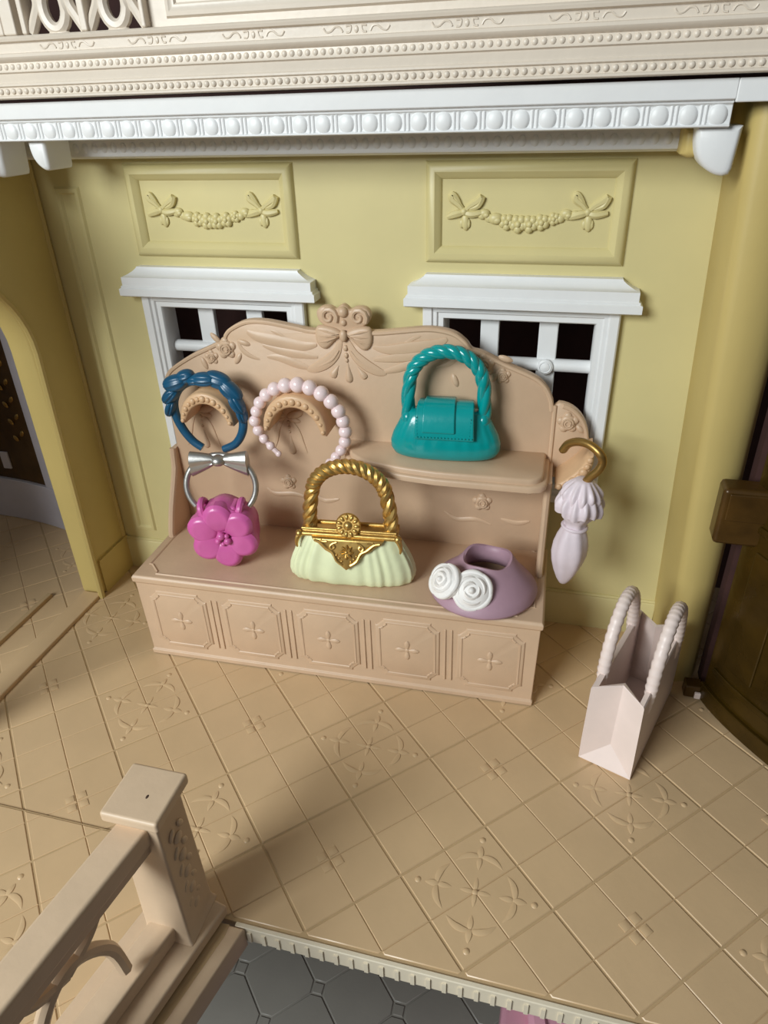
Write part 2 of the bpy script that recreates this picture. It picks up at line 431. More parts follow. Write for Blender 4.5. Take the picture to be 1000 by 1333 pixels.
# threshold strips in the doorway
mb = MB(); mb.box(-1.088, -1.012, -1.4, -0.215, -0.004, 0.014)
tag(ob('trim_2', mb, 'floor', bevel=0.005), 'raised tan threshold strip in the arched doorway', 'threshold', kind='structure')
mb = MB(); mb.box(-1.215, -1.195, -1.4, -0.26, -0.003, 0.016)  # darker strip laid in place of a shadow line on the floor
tag(ob('trim_3', mb, 'joint', bevel=0.004), 'thin darker strip for the shadow line on the floor beyond the arched doorway', 'rail', kind='structure')
# ------------------------------------------------------------------ right wall end: leaning pilaster
mb = MB()
def foot(z):
    t = z / 1.5
    return [(0.958 - 0.055 * t, 0.0, z), (0.978 - 0.068 * t, -0.195, z), (0.985 - 0.068 * t, -0.210, z), (1.000 - 0.062 * t, -0.219, z), (1.022 - .045 * t, -0.219, z), (1.046 - .03 * t, -0.210, z), (1.066 - .018 * t, -0.192, z), (1.080 - .012 * t, -0.165, z), (1.09, 0.06, z), (0.96, 0.06, z)]
mb.loft([foot(z) for z in (0, .4, .8, 1.2, 1.56)])
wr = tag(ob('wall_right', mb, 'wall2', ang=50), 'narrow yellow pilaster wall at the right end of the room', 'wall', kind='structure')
mb = MB(); mb.prism([(0.785, 1.462), (0.80, 1.455), (0.835, 1.458), (0.845, 1.475), (0.845, 1.515), (0.785, 1.515)], XZ, -0.17, 0.0, 0.012)
ob('wall_knob', mb, 'wall2', wr)
# ------------------------------------------------------------------ ceiling, cornices, upper storey front
mb = MB(); mb.box(-2.2, 1.8, -0.235, 0.06, 1.56, 1.60)
tag(ob('ceiling', mb, 'trim'), 'white ceiling slab above the toy shop room', 'ceiling', kind='structure')
# rear narrow band on the wall
mb = MB(); mb.prism([(0.0, 1.463), (-0.086, 1.463), (-0.094, 1.470), (-0.094, 1.512), (-0.10, 1.52), (-0.10, 1.56), (0, 1.56)], YZ, -1.0, 0.80)
t4 = tag(ob('trim_4', mb, 'trim', bevel=0.006), 'recessed white moulding band right under the front cornice', 'moulding', kind='structure')
mb = MB()
for k in range(60): mb.ell((-0.96 + k * 0.0297, -0.094, 1.490), (0.010, 0.004, 0.013), 8, 5)
tag(ob('oval_row', mb, 'trim', t4), kind='stuff')
# front egg and dart cornice
CY = -0.245
mb = MB(); mb.prism([(-0.10, 1.516), (CY - .002, 1.516), (CY - .006, 1.519), (CY, 1.523), (CY, 1.556), (CY - .006, 1.560), (CY - .004, 1.564), (CY - .016, 1.566), (CY - .018, 1.602), (-0.10, 1.602)], YZ, -1.3, 0.862)
t5 = tag(ob('trim_5', mb, 'trim', bevel=0.002), 'white front cornice with a row of raised eggs', 'cornice', kind='structure')
mb = MB(); mb.box(0.862, 1.6, CY - 0.018, -0.10, 1.560, 1.602); ob('cornice_slab', mb, 'trim', t5, bevel=0.003)
e_ = MB(); e_.ell((0, 0, 0), (0.0190, 0.0065, 0.0200), 14, 8); EGG = mesh(e_, 'egg', M['trim'])
d_ = MB()
for dx in (-0.0048, 0.0048): d_.tube([(dx, 0, -0.017), (dx, 0, 0.018)], .0036, 8)
DART = mesh(d_, 'dart', M['trim'])
for k in range(38):
    x = 0.836 - k * 0.0562
    link('egg', EGG, t5, (x, CY, 1.5385)); 
    if k: link('dart', DART, t5, (x + 0.0281, CY, 1.5385))
# corbels hanging below the cornice
def corbel(nm, x0, x1, flip, label, zt=1.518, zb=1.424, y0=-0.232):
    w = x1 - x0
    P = [(0, 0)] + spline([(0.02, -0.30), (0.10, -0.58), (0.30, -0.82), (0.55, -0.96), (0.74, -1.0)], 4) + [(0.88, -0.97), (0.93, -0.85), (1.0, 0)]
    Q = [((x0 + a * w) if not flip else (x1 - a * w), zt + b * (zt - zb)) for a, b in P]
    m_ = MB(); m_.prism(Q, XZ, y0, y0 + 0.10, 0.010)
    return tag(ob(nm, m_, 'trim'), label, 'corbel', kind='structure')
corbel('trim_6', 0.803, 0.892, False, 'white curved corbel hanging under the right cornice end')
corbel('trim_7', -0.826, -0.772, False, 'small white corbel tip under the left cornice', zb=1.446)
corbel('trim_8', -0.99, -0.912, False, 'white corbel tip at the far left picture edge', zb=1.43)
# upper storey fascia
UY = -0.285
prof = [(-0.10, 1.609), (UY, 1.609), (UY - .004, 1.612), (UY - .004, 1.616), (UY, 1.618), (UY, 1.634), (UY - .005, 1.637), (UY - .005, 1.641), (UY - .001, 1.644), (UY - .003, 1.662),
        (UY - .008, 1.665), (UY - .006, 1.668), (UY - .004, 1.684), (UY - .014, 1.689), (UY - .017, 1.695), (UY - .014, 1.701), (UY - .008, 1.703), (UY - .008, 1.722), (UY - .018, 1.725), (UY - .020, 1.731), (UY - .014, 1.736), (UY - .006, 1.737), (-0.10, 1.737)]
mb = MB(); mb.prism(prof, YZ, -1.3, 1.6)
fa = tag(ob('trim_9', mb, 'fascia'), 'ivory beaded fascia of the upper storey above the dark gap', 'fascia', kind='structure')
for zc, yy, r in ((1.626, UY - .001, .0068), (1.6755, UY - .005, .0068)):
    mb = MB()
    for k in range(132): mb.ell((-1.12 + k * 0.0178, yy, zc), (r, r * .55, r), 8, 5)
    tag(ob('bead_row', mb, 'fascia', fa), kind='stuff')
for k in range(8):
    xc = -0.60 + k * 0.232
    mb = MB(); zz = 1.7125; yy = UY - .008
    for s in (-1, 1):
        q = [(xc + s * 0.072, yy, zz + .004), (xc + s * 0.066, yy, zz - .003), (xc + s * 0.056, yy, zz - .002), (xc + s * 0.046, yy, zz + .005), (xc + s * 0.036, yy, zz + .004), (xc + s * 0.03, yy, zz - .004)]
        mb.tube(spline(q, 4), 0.0022, 6)
        mb.tube(spline([(xc + s * .022, yy, zz + .006), (xc + s * .012, yy, zz + .006), (xc + s * .014, yy, zz - .004), (xc + s * .022, yy, zz - .005)], 4), 0.0022, 6)
    mb.ell((xc, yy, zz), (0.005, .003, .007), 8, 5)
    ob('scroll_relief', mb, 'fascia', fa)
# upper wall panel
mb = MB(); mb.box(-0.395, 1.6, -0.275, -0.10, 1.737, 2.3)
up = tag(ob('wall_upper', mb, 'fascia'), 'ivory upper storey wall with a framed panel', 'wall', kind='structure')
mb = MB(); ring_frame(mb, -0.345, 0.62, 1.752, 2.2, [(0, 0), (0.004, 0.008), (0.012, 0.010), (0.018, 0.006), (0.024, 0.006), (0.028, 0)], -0.275)
ob('panel_moulding', mb, 'fascia', up)
# balustrade at the upper left
bl = empty('balustrade', (-0.56, -0.285, 1.737), label='ivory openwork balustrade panel with scrolls at the upper left', cat='balustrade')
for x0, x1, nm in ((-0.20, -0.165, 'end_post'), (-0.150, -0.136, 'upright'), (0.006, 0.024, 'upright'), (0.160, 0.172, 'upright')):
    mb = MB(); mb.box(x0, x1, -0.012, 0.03, 0, 0.26); ob(nm, mb, 'fascia', bl, bevel=0.004)
mb = MB(); mb.box(-0.60, -0.20, -0.012, 0.03, 0, 0.26); ob('solid_panel', mb, 'fascia', bl, bevel=0.004)
mb = MB(); mb.box(-0.2, 0.17, -0.02, 0.035, 0.26, 0.29); ob('hand_rail', mb, 'fascia', bl, bevel=0.005)
for xc in (-0.064, 0.092):
    mb = MB()
    mb.tube([(xc + 0.030 * cos(2 * pi * k / 24), 0.008, 0.050 + 0.042 * sin(2 * pi * k / 24)) for k in range(24)], 0.0135, 8, closed=True); ob('oval_scroll', mb, 'fascia', bl)
    for s in (-1, 1):
        mb = MB(); q = spline([(xc + s * 0.072, 0.008, 0.004), (xc + s * 0.055, 0.008, 0.03), (xc + s * .04, .008, .06), (xc + s * .05, .008, .10), (xc + s * .07, .008, .14), (xc + s * .05, .008, .20)], 5)
        mb.tube(q, 0.0125, 8); ob('side_scroll', mb, 'fascia', bl)
    mb = MB(); mb.ell((xc, 0.008, 0.105), (0.018, 0.012, 0.03), 10, 6); ob('scroll_drop', mb, 'fascia', bl)
    mb = MB(); mb.ell((xc, 0.008, -0.002), (0.030, 0.012, 0.012), 10, 6); ob('scroll_foot', mb, 'fascia', bl)
# dark coloured sheets standing in for the unlit space behind and around
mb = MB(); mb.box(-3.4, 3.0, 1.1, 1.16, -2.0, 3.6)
tag(ob('backdrop_rear', mb, 'dark'), 'dark brown sheet standing in for the unlit space behind the window panes', 'wall', kind='structure')
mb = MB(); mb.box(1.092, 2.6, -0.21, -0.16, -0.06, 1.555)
tag(ob('backdrop_side', mb, 'dark'), 'dark brown sheet standing in for the unlit gap behind the amber door', 'wall', kind='structure')

# ------------------------------------------------------------------ amber door on the right
d1 = empty('door_1', (1.085, -0.275, 0.0), label='dark amber gold curved door swung open at the right edge', cat='door', kind='structure')
def darc(s):    # s = 0 hinge .. 1 free edge, plan position relative to the hinge
    p0, p1, p2 = Vector((0.0, 0.0)), Vector((0.05, -0.16)), Vector((0.42, -0.50))
    return p0 * (1 - s) ** 2 + p1 * 2 * s * (1 - s) + p2 * s * s
def curved(mb, s0, s1, z0, z1, d, th, n=14):
    f = []; b = []
    for k in range(n + 1):
        s = s0 + (s1 - s0) * k / n; p = darc(s); t = (darc(min(1, s + .01)) - darc(max(0, s - .01))).normalized(); nn = Vector((t.y, -t.x))
        f.append(p + nn * d); b.append(p + nn * (d - th))
    loop = f + b[::-1]
    mb.loft([[(p.x, p.y, z0) for p in loop], [(p.x, p.y, z1) for p in loop]])
mb = MB(); curved(mb, 0, 1, 0.012, 1.32, 0, 0.03); ob('door_leaf', mb, 'amber', d1, bevel=0.004)
mb = MB(); curved(mb, 0, 1, 0.012, 0.07, 0.012, 0.014); ob('bottom_rail', mb, 'amber', d1, bevel=0.004)
for z in (0.13, 0.62, 0.82): mb = MB(); curved(mb, 0.08, 1, z, z + 0.02, 0.007, 0.01); ob('cross_rail', mb, 'amber', d1, bevel=0.004)
for s0 in (0.16, 0.42, 0.68):
    mb = MB()
    curved(mb, s0, s0 + 0.20, 0.19, 0.57, 0.006, 0.008, 6); ob('door_panel', mb, 'amber', d1, bevel=0.008)
mb = MB(); mb.box(-0.085, 0.045, -0.050, 0.02, 0.575, 0.735); ob('hinge_block', mb, 'amber2', d1, bevel=0.012)
mb = MB(); mb.box(-0.070, 0.035, -0.056, -0.050, 0.650, 0.725); ob('hinge_plate', mb, 'amber2', d1, bevel=0.004)
mb = MB(); mb.box(-0.05, -0.002, -0.012, 0.03, 0.006, 0.05); ob('hinge_foot', mb, 'amber2', d1, bevel=0.005)
mb = MB(); mb.box(-0.022, -0.004, -0.022, -0.012, 0.012, 0.034); ob('hinge_pin', mb, 'bag', d1, bevel=0.003)
# ------------------------------------------------------------------ curved white door beyond the arch
d2 = empty('door_2', (-1.7, 0.22, 0.0), label='curved lavender white door with brown amber window beyond the arch', cat='door', kind='structure')
def d2p(s): return Vector((-0.75 + 1.25 * s, 0.06 + 0.02 * cos(s * 3) - 0.20 * max(0, s - .55) ** 2 * 3))
def curved2(mb, s0, s1, z0, z1, d, th, n=16):
    f = []; b = []
    for k in range(n + 1):
        p = d2p(s0 + (s1 - s0) * k / n); f.append(p + Vector((0, -d))); b.append(p + Vector((0, -d + th)))
    loop = f + b[::-1]; mb.loft([[(p.x, p.y, z0) for p in loop], [(p.x, p.y, z1) for p in loop]])
mb = MB(); curved2(mb, 0, 1, 0, 0.20, 0.06, 0.05); ob('lower_panel', mb, 'lav', d2, bevel=0.004)
mb = MB(); curved2(mb, 0.765, 1, 0.2, 1.4, 0.06, 0.05); ob('side_stile', mb, 'lav', d2, bevel=0.004)
mb = MB(); curved2(mb, 0, 0.765, 0.2, 1.4, 0.045, 0.03); ob('window_pane', mb, 'amber2', d2)
mb = MB(); curved2(mb, 0, 0.765, 1.2, 1.4, 0.06, 0.05); ob('top_rail', mb, 'lav', d2, bevel=0.004)
for k in range(9):
    s = 0.70; p = d2p(s)
    mb = MB(); z = 0.42 + k * 0.075
    for dx in (-1, 1): mb.ell((p.x + dx * .018, p.y - 0.05, z + .012 * dx), (0.009, 0.005, 0.016), 8, 5, Matrix.Rotation(dx * .6, 3, 'Y'))
    ob('gilt_leaf', mb, 'oldgold', d2)
mb = MB(); p = d2p(.60); mb.box(p.x - .02, p.x + .02, p.y - .055, p.y - .045, .25, .33); ob('catch_plate', mb, 'lav', d2, bevel=0.004)
# ------------------------------------------------------------------ railing by the stairwell
rl = empty('stair_railing', (-0.112, -1.256, LZ + 0.001), label='cream stair railing with square capped post at the lower left', cat='railing')
mb = MB(); mb.loft([[(sx * a, sy * a, z) for sx, sy in ((-1, -1), (1, -1), (1, 1), (-1, 1))] for a, z in ((.062, .03), (.056, .040), (.052, .06), (.046, .40), (.05, .41), (.05, .42))])
pst = ob('post', mb, 'rail', rl, bevel=0.006)
mb = MB(); mb.box(-.061, .061, -.061, .061, .416, .443); cap = ob('post_cap', mb, 'rail', rl, bevel=0.007, seg=3)
mb = MB(); mb.ell((0.012, -.008, .443), (.0028, .005, .001), 8, 4); ob('cap_speck', mb, 'mark', cap)
mb = MB()
for k in range(5):
    z = .10 + k * .055
    mb.ell((.049, 0, z), (.005, .014, .014), 8, 6); mb.ell((.0485, .016, z + .025), (.004, .008, .014), 8, 6, Matrix.Rotation(.6, 3, 'X')); mb.ell((.0485, -.016, z + .025), (.004, .008, .014), 8, 6, Matrix.Rotation(-.6, 3, 'X'))
ob('post_relief', mb, 'rail', pst)
RA = Matrix.Rotation(radians(-9), 4, 'Z'); RB = Matrix.Rotation(radians(-12), 4, 'Z')
def rbar(nm, x0, x1, y0, y1, z0, z1, bev):
    m_ = MB(); m_.box(x0, x1, y0, y1, z0, z1); m_.xf(RB if z0 < .05 else RA); return ob(nm, m_, 'rail', rl, bevel=bev)
rbar('hand_rail', -0.036, 0.032, -0.85, -0.03, .352, .400, .008)
rbar('rail_lip', -0.027, 0.024, -0.85, -0.03, .325, .355, .004)
rbar('base_plinth', -0.085, 0.080, -0.85, 0.060, 0.0, .032, .006)
rbar('bottom_rail', -0.030, 0.030, -0.85, -0.03, .03, .075, .006)
for k in range(3):
    y = -0.26 - k * 0.2
    m_ = MB()
    q = spline([(0, y + .10, .10), (0, y + .085, .20), (0, y + .03, .27), (0, y - .03, .27), (0, y - .085, .20), (0, y - .10, .10)], 5)
    m_.tube(q, 0.014, 8); m_.tube(spline([(0, y + .10, .33), (0, y + .06, .29), (0, y, .265)], 5), 0.012, 8); m_.tube(spline([(0, y - .10, .33), (0, y - .06, .29), (0, y, .265)], 5), 0.012, 8)
    m_.xf(RA); ob('scroll_baluster', m_, 'rail', rl)
# pink thing on the lower storey
pk = empty('pink_cabinet', (0.86, -0.82, LF), label='pale pink round topped cabinet just visible below the floor edge', cat='cabinet')
mb = MB(); mb.box(-0.26, 0.24, -0.17, 0.15, 0, 0.86); ob('body', mb, 'pinkbox', pk, bevel=0.02)
mb = MB(); mb.lathe([(0.20, 0.855), (0.215, 0.87), (0.215, 0.89), (0.20, 0.905), (0.17, 0.908), (0.16, 0.895), (0.01, 0.895)], n=36, c=(0.03, -0.03, 0)); ob('round_top', mb, 'pinkbox', pk)
mb = MB(); mb.box(-14, 14, -14, 4, LF - 0.35, LF - 0.25)  # unseen surface, added to block world light from below
tag(ob('floor_blocker', mb, 'table'), 'unseen dark brown surface under the toy house, added to block light from below', 'floor', kind='structure')
#@@OBJECTS@@
# ================================================================== DISPLAY SHELF
UA = math.atan2(0.036, 1.249); UO = Vector((-0.0285, -0.442, 0.0))
def U(x, y, z): return UO + Vector((x * cos(UA) - y * sin(UA), x * sin(UA) + y * cos(UA), z))
un = empty('display_shelf', tuple(UO), (0, 0, UA), label='pinkish beige display bench with scalloped back board and side shelf', cat='shelf unit')
BH = 0.32; BY = 0.36
# bench body, slightly splayed
mb = MB()
def rect(x0, x1, y0, y1, z): return [(x0, y0, z), (x1, y0, z), (x1, y1, z), (x0, y1, z)]
mb.loft([rect(-.622, .622, .004, .385, 0.0), rect(-.624, .624, .0, .385, .004), rect(-.626, .626, 0.0, .385, .018), rect(-.622, .622, .006, .385, .022), rect(-.628, .628, .004, .385, .292), rect(-.634, .634, -.002, .385, .297), rect(-.635, .635, -.003, .385, .313), rect(-.630, .630, .003, .385, BH)])
bench = ob('bench', mb, 'unit', un, bevel=0.003)
def octpts(x0, x1, z0, z1, c, nt=0.0):
    return [(x0 + c, z0), (x1 - c, z0), (x1 - c, z0 + nt), (x1 - nt, z0 + c), (x1, z0 + c), (x1, z1 - c), (x1 - nt, z1 - c), (x1 - c, z1 - nt), (x1 - c, z1), (x0 + c, z1), (x0 + c, z1 - nt), (x0 + nt, z1 - c), (x0, z1 - c), (x0, z0 + c), (x0 + nt, z0 + c), (x0 + c, z0 + nt)]
def band(mb, pts, r, flat, closed=True): return mb.tube(pts, r, 6, closed=closed, flat=flat)
# raised border on the bench top
tp = octpts(-.605, .605, .022, .40, .045, .010)
mb = MB(); mb.tube([(a, b, BH - .001) for a, b in tp], 0.0045, 6, closed=True); ob('top_border', mb, 'unit', bench)
# five square front panels with cross flowers
fp = MB(); hw, hz = 0.098, 0.112
fp.prism(octpts(-hw, hw, -hz, hz, .026, .008), XZ, -.005, .008, .004)
inner = octpts(-hw + .014, hw - .014, -hz + .014, hz - .014, .022, .006)
fp.tube([(a, -.005, b) for a, b in inner], 0.0036, 6, closed=True, flat=(-.005, .7))
FPM = None
cf = MB()
for k in range(4):
    a = pi / 2 * k
    q = [(cos(a) * t, -.006, sin(a) * t) for t in (.004, .012, .022, .031, .036)]
    cf.tube(q, [.003, .006, .0085, .0065, .002], 8, flat=(-.006, .45))
cf.ell((0, -.006, 0), (.007, .003, .007), 8, 6)
mk = MB()
for sx, sz in ((-1, 1), (1, 1), (-1, -1), (1, -1)): mk.ell((sx * .071, -.006, sz * .083), (.0034, .0015, .0026), 6, 4)  # dark dots painted as the small shadows in the panel corners
first = True
for k in range(5):
    x = -0.492 + k * 0.246
    if first:
        f0 = ob('front_panel', fp, 'unit', un); c0 = ob('cross_flower', cf, 'unit', f0); m0 = tag(ob('corner_shadow', mk, 'mark', f0), kind='stuff'); first = False; f = f0
    else:
        f = link('front_panel', f0.data, un); link('cross_flower', c0.data, f); tag(link('corner_shadow', m0.data, f), kind='stuff')
    f.location = (x, 0.006, 0.158); f.rotation_euler = (0.005, 0, 0)
for k in range(4):
    x = -0.369 + k * 0.246
    mb = MB()
    for dx in (-.0095, .0095): mb.box(x + dx - .003, x + dx + .003, .001, .008, .06, .255)
    ob('panel_divider', mb, 'unit', un, bevel=0.002)
# back board
top = [(-.607, .80), (-.602, .835), (-.575, .872), (-.50, .918), (-.43, .950), (-.385, .972), (-.374, .990), (-.352, 1.010), (-.30, 1.032), (-.239, 1.034), (-.16, 1.022), (-.10, 1.012), (-.05, 1.012)]
top2 = [(.05, 1.014), (.10, 1.014), (.17, 1.022), (.251, 1.030), (.315, 1.020), (.352, .996), (.37, .974), (.40, .966), (.469, .935), (.55, .902), (.585, .872), (.604, .835), (.610, .80)]
crest = [(-.05, 1.02), (-.072, 1.035), (-.08, 1.06), (-.066, 1.078), (-.04, 1.080), (-.022, 1.072), (-.012, 1.080), (0, 1.086), (.012, 1.080), (.022, 1.072), (.04, 1.080), (.066, 1.078), (.08, 1.06), (.072, 1.035), (.05, 1.02)]
st, s2, sc = spline(top, 5), spline(top2, 5), spline(crest, 4)
outline = [(-.607, .30)] + st + sc + s2 + [(.611, .30)]
mb = MB(); mb.prism(outline, XZ, BY, BY + .024, .006)
bd = ob('back_board', mb, 'unit', un)
def ridge(mb, pts, r, k=5, y=BY, fl=0.6, taper=True, n=7):
    q = spline(pts, k); m = len(q)
    rr = [r * (0.25 + 0.75 * sin(pi * (i + .3) / (m - .4))) if taper else r for i in range(m)]
    mb.tube([(a, y, b) for a, b in q], rr, n, flat=(y, fl)); return mb
for pts in (st, s2):
    mb = MB(); mb.tube([(a, BY, b) for a, b in inset(pts + [(0, .4)], .006)[:-1]], .0065, 7, flat=(BY, .8)); ob('rim_bead', mb, 'unit', bd)
# crest: curls, balls, bow, ribbons, drops
for s in (-1, 1):
    mb = MB(); q = [(s * .044 + .026 * (1 - t / 16) * cos(s * (-.6 + t * .62)) * 1.0, 1.052 + .026 * (1 - t / 16) * sin(-.6 + t * .62)) for t in range(15)]
    mb.tube([(a, BY - .002, b) for a, b in q], [.0085 - .0003 * t for t in range(15)], 7, flat=(BY, .9)); ob('crest_curl', mb, 'unit', bd)
for z, r in ((1.066, .016), (1.036, .010)):
    mb = MB(); mb.ell((0.0, BY, z), (r, r * .9, r), 12, 8); ob('crest_ball', mb, 'unit', bd)
for s in (-1, 1):
    mb = MB()
    P = spline([(s * .004, 1.004), (s * .03, 1.022), (s * .075, 1.026), (s * .086, 1.000), (s * .078, .968), (s * .055, .958), (s * .025, .985)], 4, True)
    mb.prism(P if s > 0 else P, XZ, BY - .012, BY + .003, .009)
    for a in (1.012, .998, .984): mb.tube([(s * .02, BY - .0125, .999 + (a - .998) * .3), (s * .05, BY - .014, a), (s * .074, BY - .012, a + (a - .998) * .3)], [.001, .0035, .001], 6)
    ob('crest_bow_loop', mb, 'unit', bd)
    mb = MB(); ridge(mb, [(s * .010, .985), (s * .028, .945), (s * .060, .915), (s * .098, .895), (s * .122, .890)], .019, fl=.38); ob('bow_ribbon', mb, 'unit', bd)
    mb = MB(); ridge(mb, [(s * .018, .955), (s * .042, .925), (s * .085, .902)], .004, y=BY - .006); ob('ribbon_crease', mb, 'unit', bd)
mb = MB(); mb.ell((0, BY - .010, 1.0), (.012, .010, .018), 10, 8); ob('bow_knot', mb, 'unit', bd)
for x, z, r in ((.002, .962, .0075), (.003, .940, .0065), (.004, .925, .005)):
    mb = MB(); mb.ell((x, BY - .002, z), (r, r * .8, r * 1.3), 8, 6); ob('pendant_bead', mb, 'unit', bd)
def drop(mb, x, z, L, r, tilt=0.0, y=BY):
    q = [(x + sin(tilt) * t * L, y, z - cos(tilt) * t * L) for t in (0, .2, .4, .6, .8, .93, 1)]
    return mb.tube(q, [r * v for v in (.12, .32, .58, .86, 1, .8, .25)], 9, flat=(y, .7))
for x, z, L, t in ((.006, .918, .062, .05), (-.022, .908, .045, -.55), (.034, .908, .045, .6)):
    mb = MB(); drop(mb, x, z, L, .0115, t); ob('teardrop', mb, 'unit', bd)
# swag drapery
for s in (-1, 1):
    for pts, r in (([(s * .30, 1.000), (s * .27, .985), (s * .20, .972), (s * .13, .962), (s * .085, .968)], .019),
                   ([(s * .255, .960), (s * .20, .945), (s * .14, .937), (s * .085, .930)], .015),
                   ([(s * .245, .925), (s * .20, .922), (s * .15, .905), (s * .11, .893)], .014),
                   ([(s * .335, .975), (s * .325, .945), (s * .30, .925), (s * .27, .915)], .008),
                   ([(s * .225, 1.005), (s * .20, .995), (s * .16, .968)], .006)):
        mb = MB(); ridge(mb, pts, r, fl=.35); ob('swag_fold', mb, 'unit', bd)
def rosette(x, z, r, par, y=BY, m='unit'):
    mb = MB(); mb.ell((x, y, z), (r, r * .45, r), 14, 8)
    for k in range(2):
        q = [(x + r * (.62 - .26 * k) * cos(a * .5), y - r * (.38 + .08 * k), z + r * (.62 - .26 * k) * sin(a * .5)) for a in range(13)]
        mb.tube(q, r * .13, 6, closed=False)
    for k in range(5):
        a = 2 * pi * k / 5 + .4; mb.ell((x + r * .85 * cos(a), y, z + r * .85 * sin(a)), (r * .5, r * .3, r * .5), 8, 6)
    return ob('rose_relief', mb, m, par)
for s, x0, z0 in ((-1, -.375, .945), (1, .405, .930)):
    rosette(x0, z0, .026, bd); rosette(x0 - .052 if s < 0 else x0 + .055, z0 - .030, .018, bd)
    for dx, dz, t in ((-.03, .03, .8), (.035, -.03, -1), (-.08, -.05, 1.2), (.06, .02, .3)):
        mb = MB(); mb.ell((x0 + dx, BY, z0 + dz), (.022, .006, .009), 10, 6, Matrix.Rotation(t, 3, 'Y')); ob('leaf_relief', mb, 'unit', bd)
# low scrolls and roses behind the bags
rosette(.42, .485, .024, bd); rosette(-.22, .50, .022, bd)
for pts in ([(.30, .44), (.34, .415), (.40, .420), (.45, .405)], [(.48, .43), (.53, .42), (.57, .43)], [(-.15, .47), (-.10, .44), (-.05, .45)], [(-.30, .47), (-.27, .45), (-.20, .455), (-.13, .435)]):
    mb = MB(); ridge(mb, pts, .009); ob('scroll_relief', mb, 'unit', bd)
# bow and drop carvings under each hook
for xc in (-.505, -.205):
    for s in (-1, 1):
        mb = MB(); mb.ell((xc + s * .030, BY, .742), (.030, .008, .014), 12, 6, Matrix.Rotation(-s * .35, 3, 'Y')); mb.ell((xc + s * .024, BY, .724), (.024, .007, .009), 12, 6, Matrix.Rotation(s * .25, 3, 'Y')); ob('carved_bow', mb, 'unit', bd)
        mb = MB(); ridge(mb, [(xc + s * .008, .730), (xc + s * .032, .690), (xc + s * .045, .645), (xc + s * .058, .610)], .010, fl=.5); ob('carved_ribbon', mb, 'unit', bd)
    for z, r in ((.715, .006), (.698, .005), (.682, .005)):
        mb = MB(); mb.ell((xc + .006, BY, z), (r, r, r), 8, 6); ob('pendant_bead', mb, 'unit', bd)
    mb = MB(); drop(mb, xc + .008, .668, .065, .0125, .04); ob('teardrop', mb, 'unit', bd)
# right lobe with rose and rim
lc = (.622, .708); lr = .094
lobe = [(.600, lc[1] - .118)] + [(lc[0] + lr * cos(a), lc[1] + lr * 1.28 * sin(a)) for a in [radians(-80 + 8.5 * k) for k in range(21)]] + [(.600, lc[1] + .10)]
mb = MB(); mb.prism(lobe, XZ, BY + .001, BY + .022, .006); lb = ob('side_lobe', mb, 'unit', un)
mb = MB(); mb.tube([(lc[0] + (lr - .006) * cos(a), BY, lc[1] + (lr - .006) * 1.27 * sin(a)) for a in [radians(-70 + 8 * k) for k in range(20)]], .0065, 7, flat=(BY, .8)); mb.tube([(.612, BY, .52), (.612, BY, .82)], .006, 7, flat=(BY, .8)); ob('rim_bead', mb, 'unit', lb)
rosette(.652, .770, .024, lb)
mb = MB(); mb.ell((.688, BY, .752), (.016, .006, .008), 8, 6, Matrix.Rotation(.8, 3, 'Y')); ob('leaf_relief', mb, 'unit', lb)
# crescent hooks
def crescent(xc, zc, a0, a1, ro, rz, th, y0, y1, name='crescent_hook', nb=13, br=1.0):
    n = 18; po = []; pi_ = []
    for k in range(n + 1):
        t = k / n; a = radians(a0 + (a1 - a0) * t); w = th * (0.40 + 0.60 * sin(pi * t) ** .7)
        po.append((xc + ro * cos(a), zc + rz * sin(a))); pi_.append((xc + (ro - w) * cos(a), zc + (rz - w) * sin(a)))
    m_ = MB(); m_.prism(po + pi_[::-1], XZ, y0, y1, .008)
    h = ob(name, m_, 'hook', un)
    for k in range(nb):
        t = (k + .5) / nb; a = radians(a0 + (a1 - a0) * t); w = th * (0.40 + 0.60 * sin(pi * t) ** .7)
        r = .0085 if k % 2 else .0108; r *= br * (.6 + .4 * sin(pi * t))
        m_ = MB(); m_.ell((xc + (ro - w * .5) * cos(a), y0, zc + (rz - w * .5) * sin(a)), (r, r * .7, r), 10, 6); ob('bead', m_, 'hook', h)
    return h
crescent(-.424, .742, 184, -4, .088, .098, .038, .25, .37)
crescent(-.140, .738, 186, -8, .100, .110, .040, .25, .37)
crescent(.628, .706, -88, 10, .100, .096, .034, .245, .37, nb=7, br=1.25)
# shelf with a stepped front edge and two pegs
SZ = .670
def shelfpoly(d):
    return spline([(-.012 + d, BY + .01), (-.010 + d, .325), (.012 + d, .275), (.055 + d, .235), (.12, .205 + d), (.20, .185 + d), (.30, .172 + d)], 5) + [(.560, .168 + d), (.590 - d, .176 + d), (.606 - d, .195 + d), (.610 - d, .225 + d), (.612 - d, BY + .01)]
mb = MB(); mb.prism(shelfpoly(.012), XY, SZ, SZ - .02, .006); sh = ob('shelf_top', mb, 'unit', un)
mb = MB(); mb.prism(shelfpoly(0), XY, SZ - .017, SZ - .036, .006); ob('shelf_edge', mb, 'unit', sh)
for x, y in ((.565, .225), (.065, .275)):
    mb = MB(); mb.lathe([(.013, -.030), (.013, -.045), (.009, -.052), (.008, -.062), (.003, -.068)], (x, y, SZ), 12); ob('shelf_peg', mb, 'unit', sh)
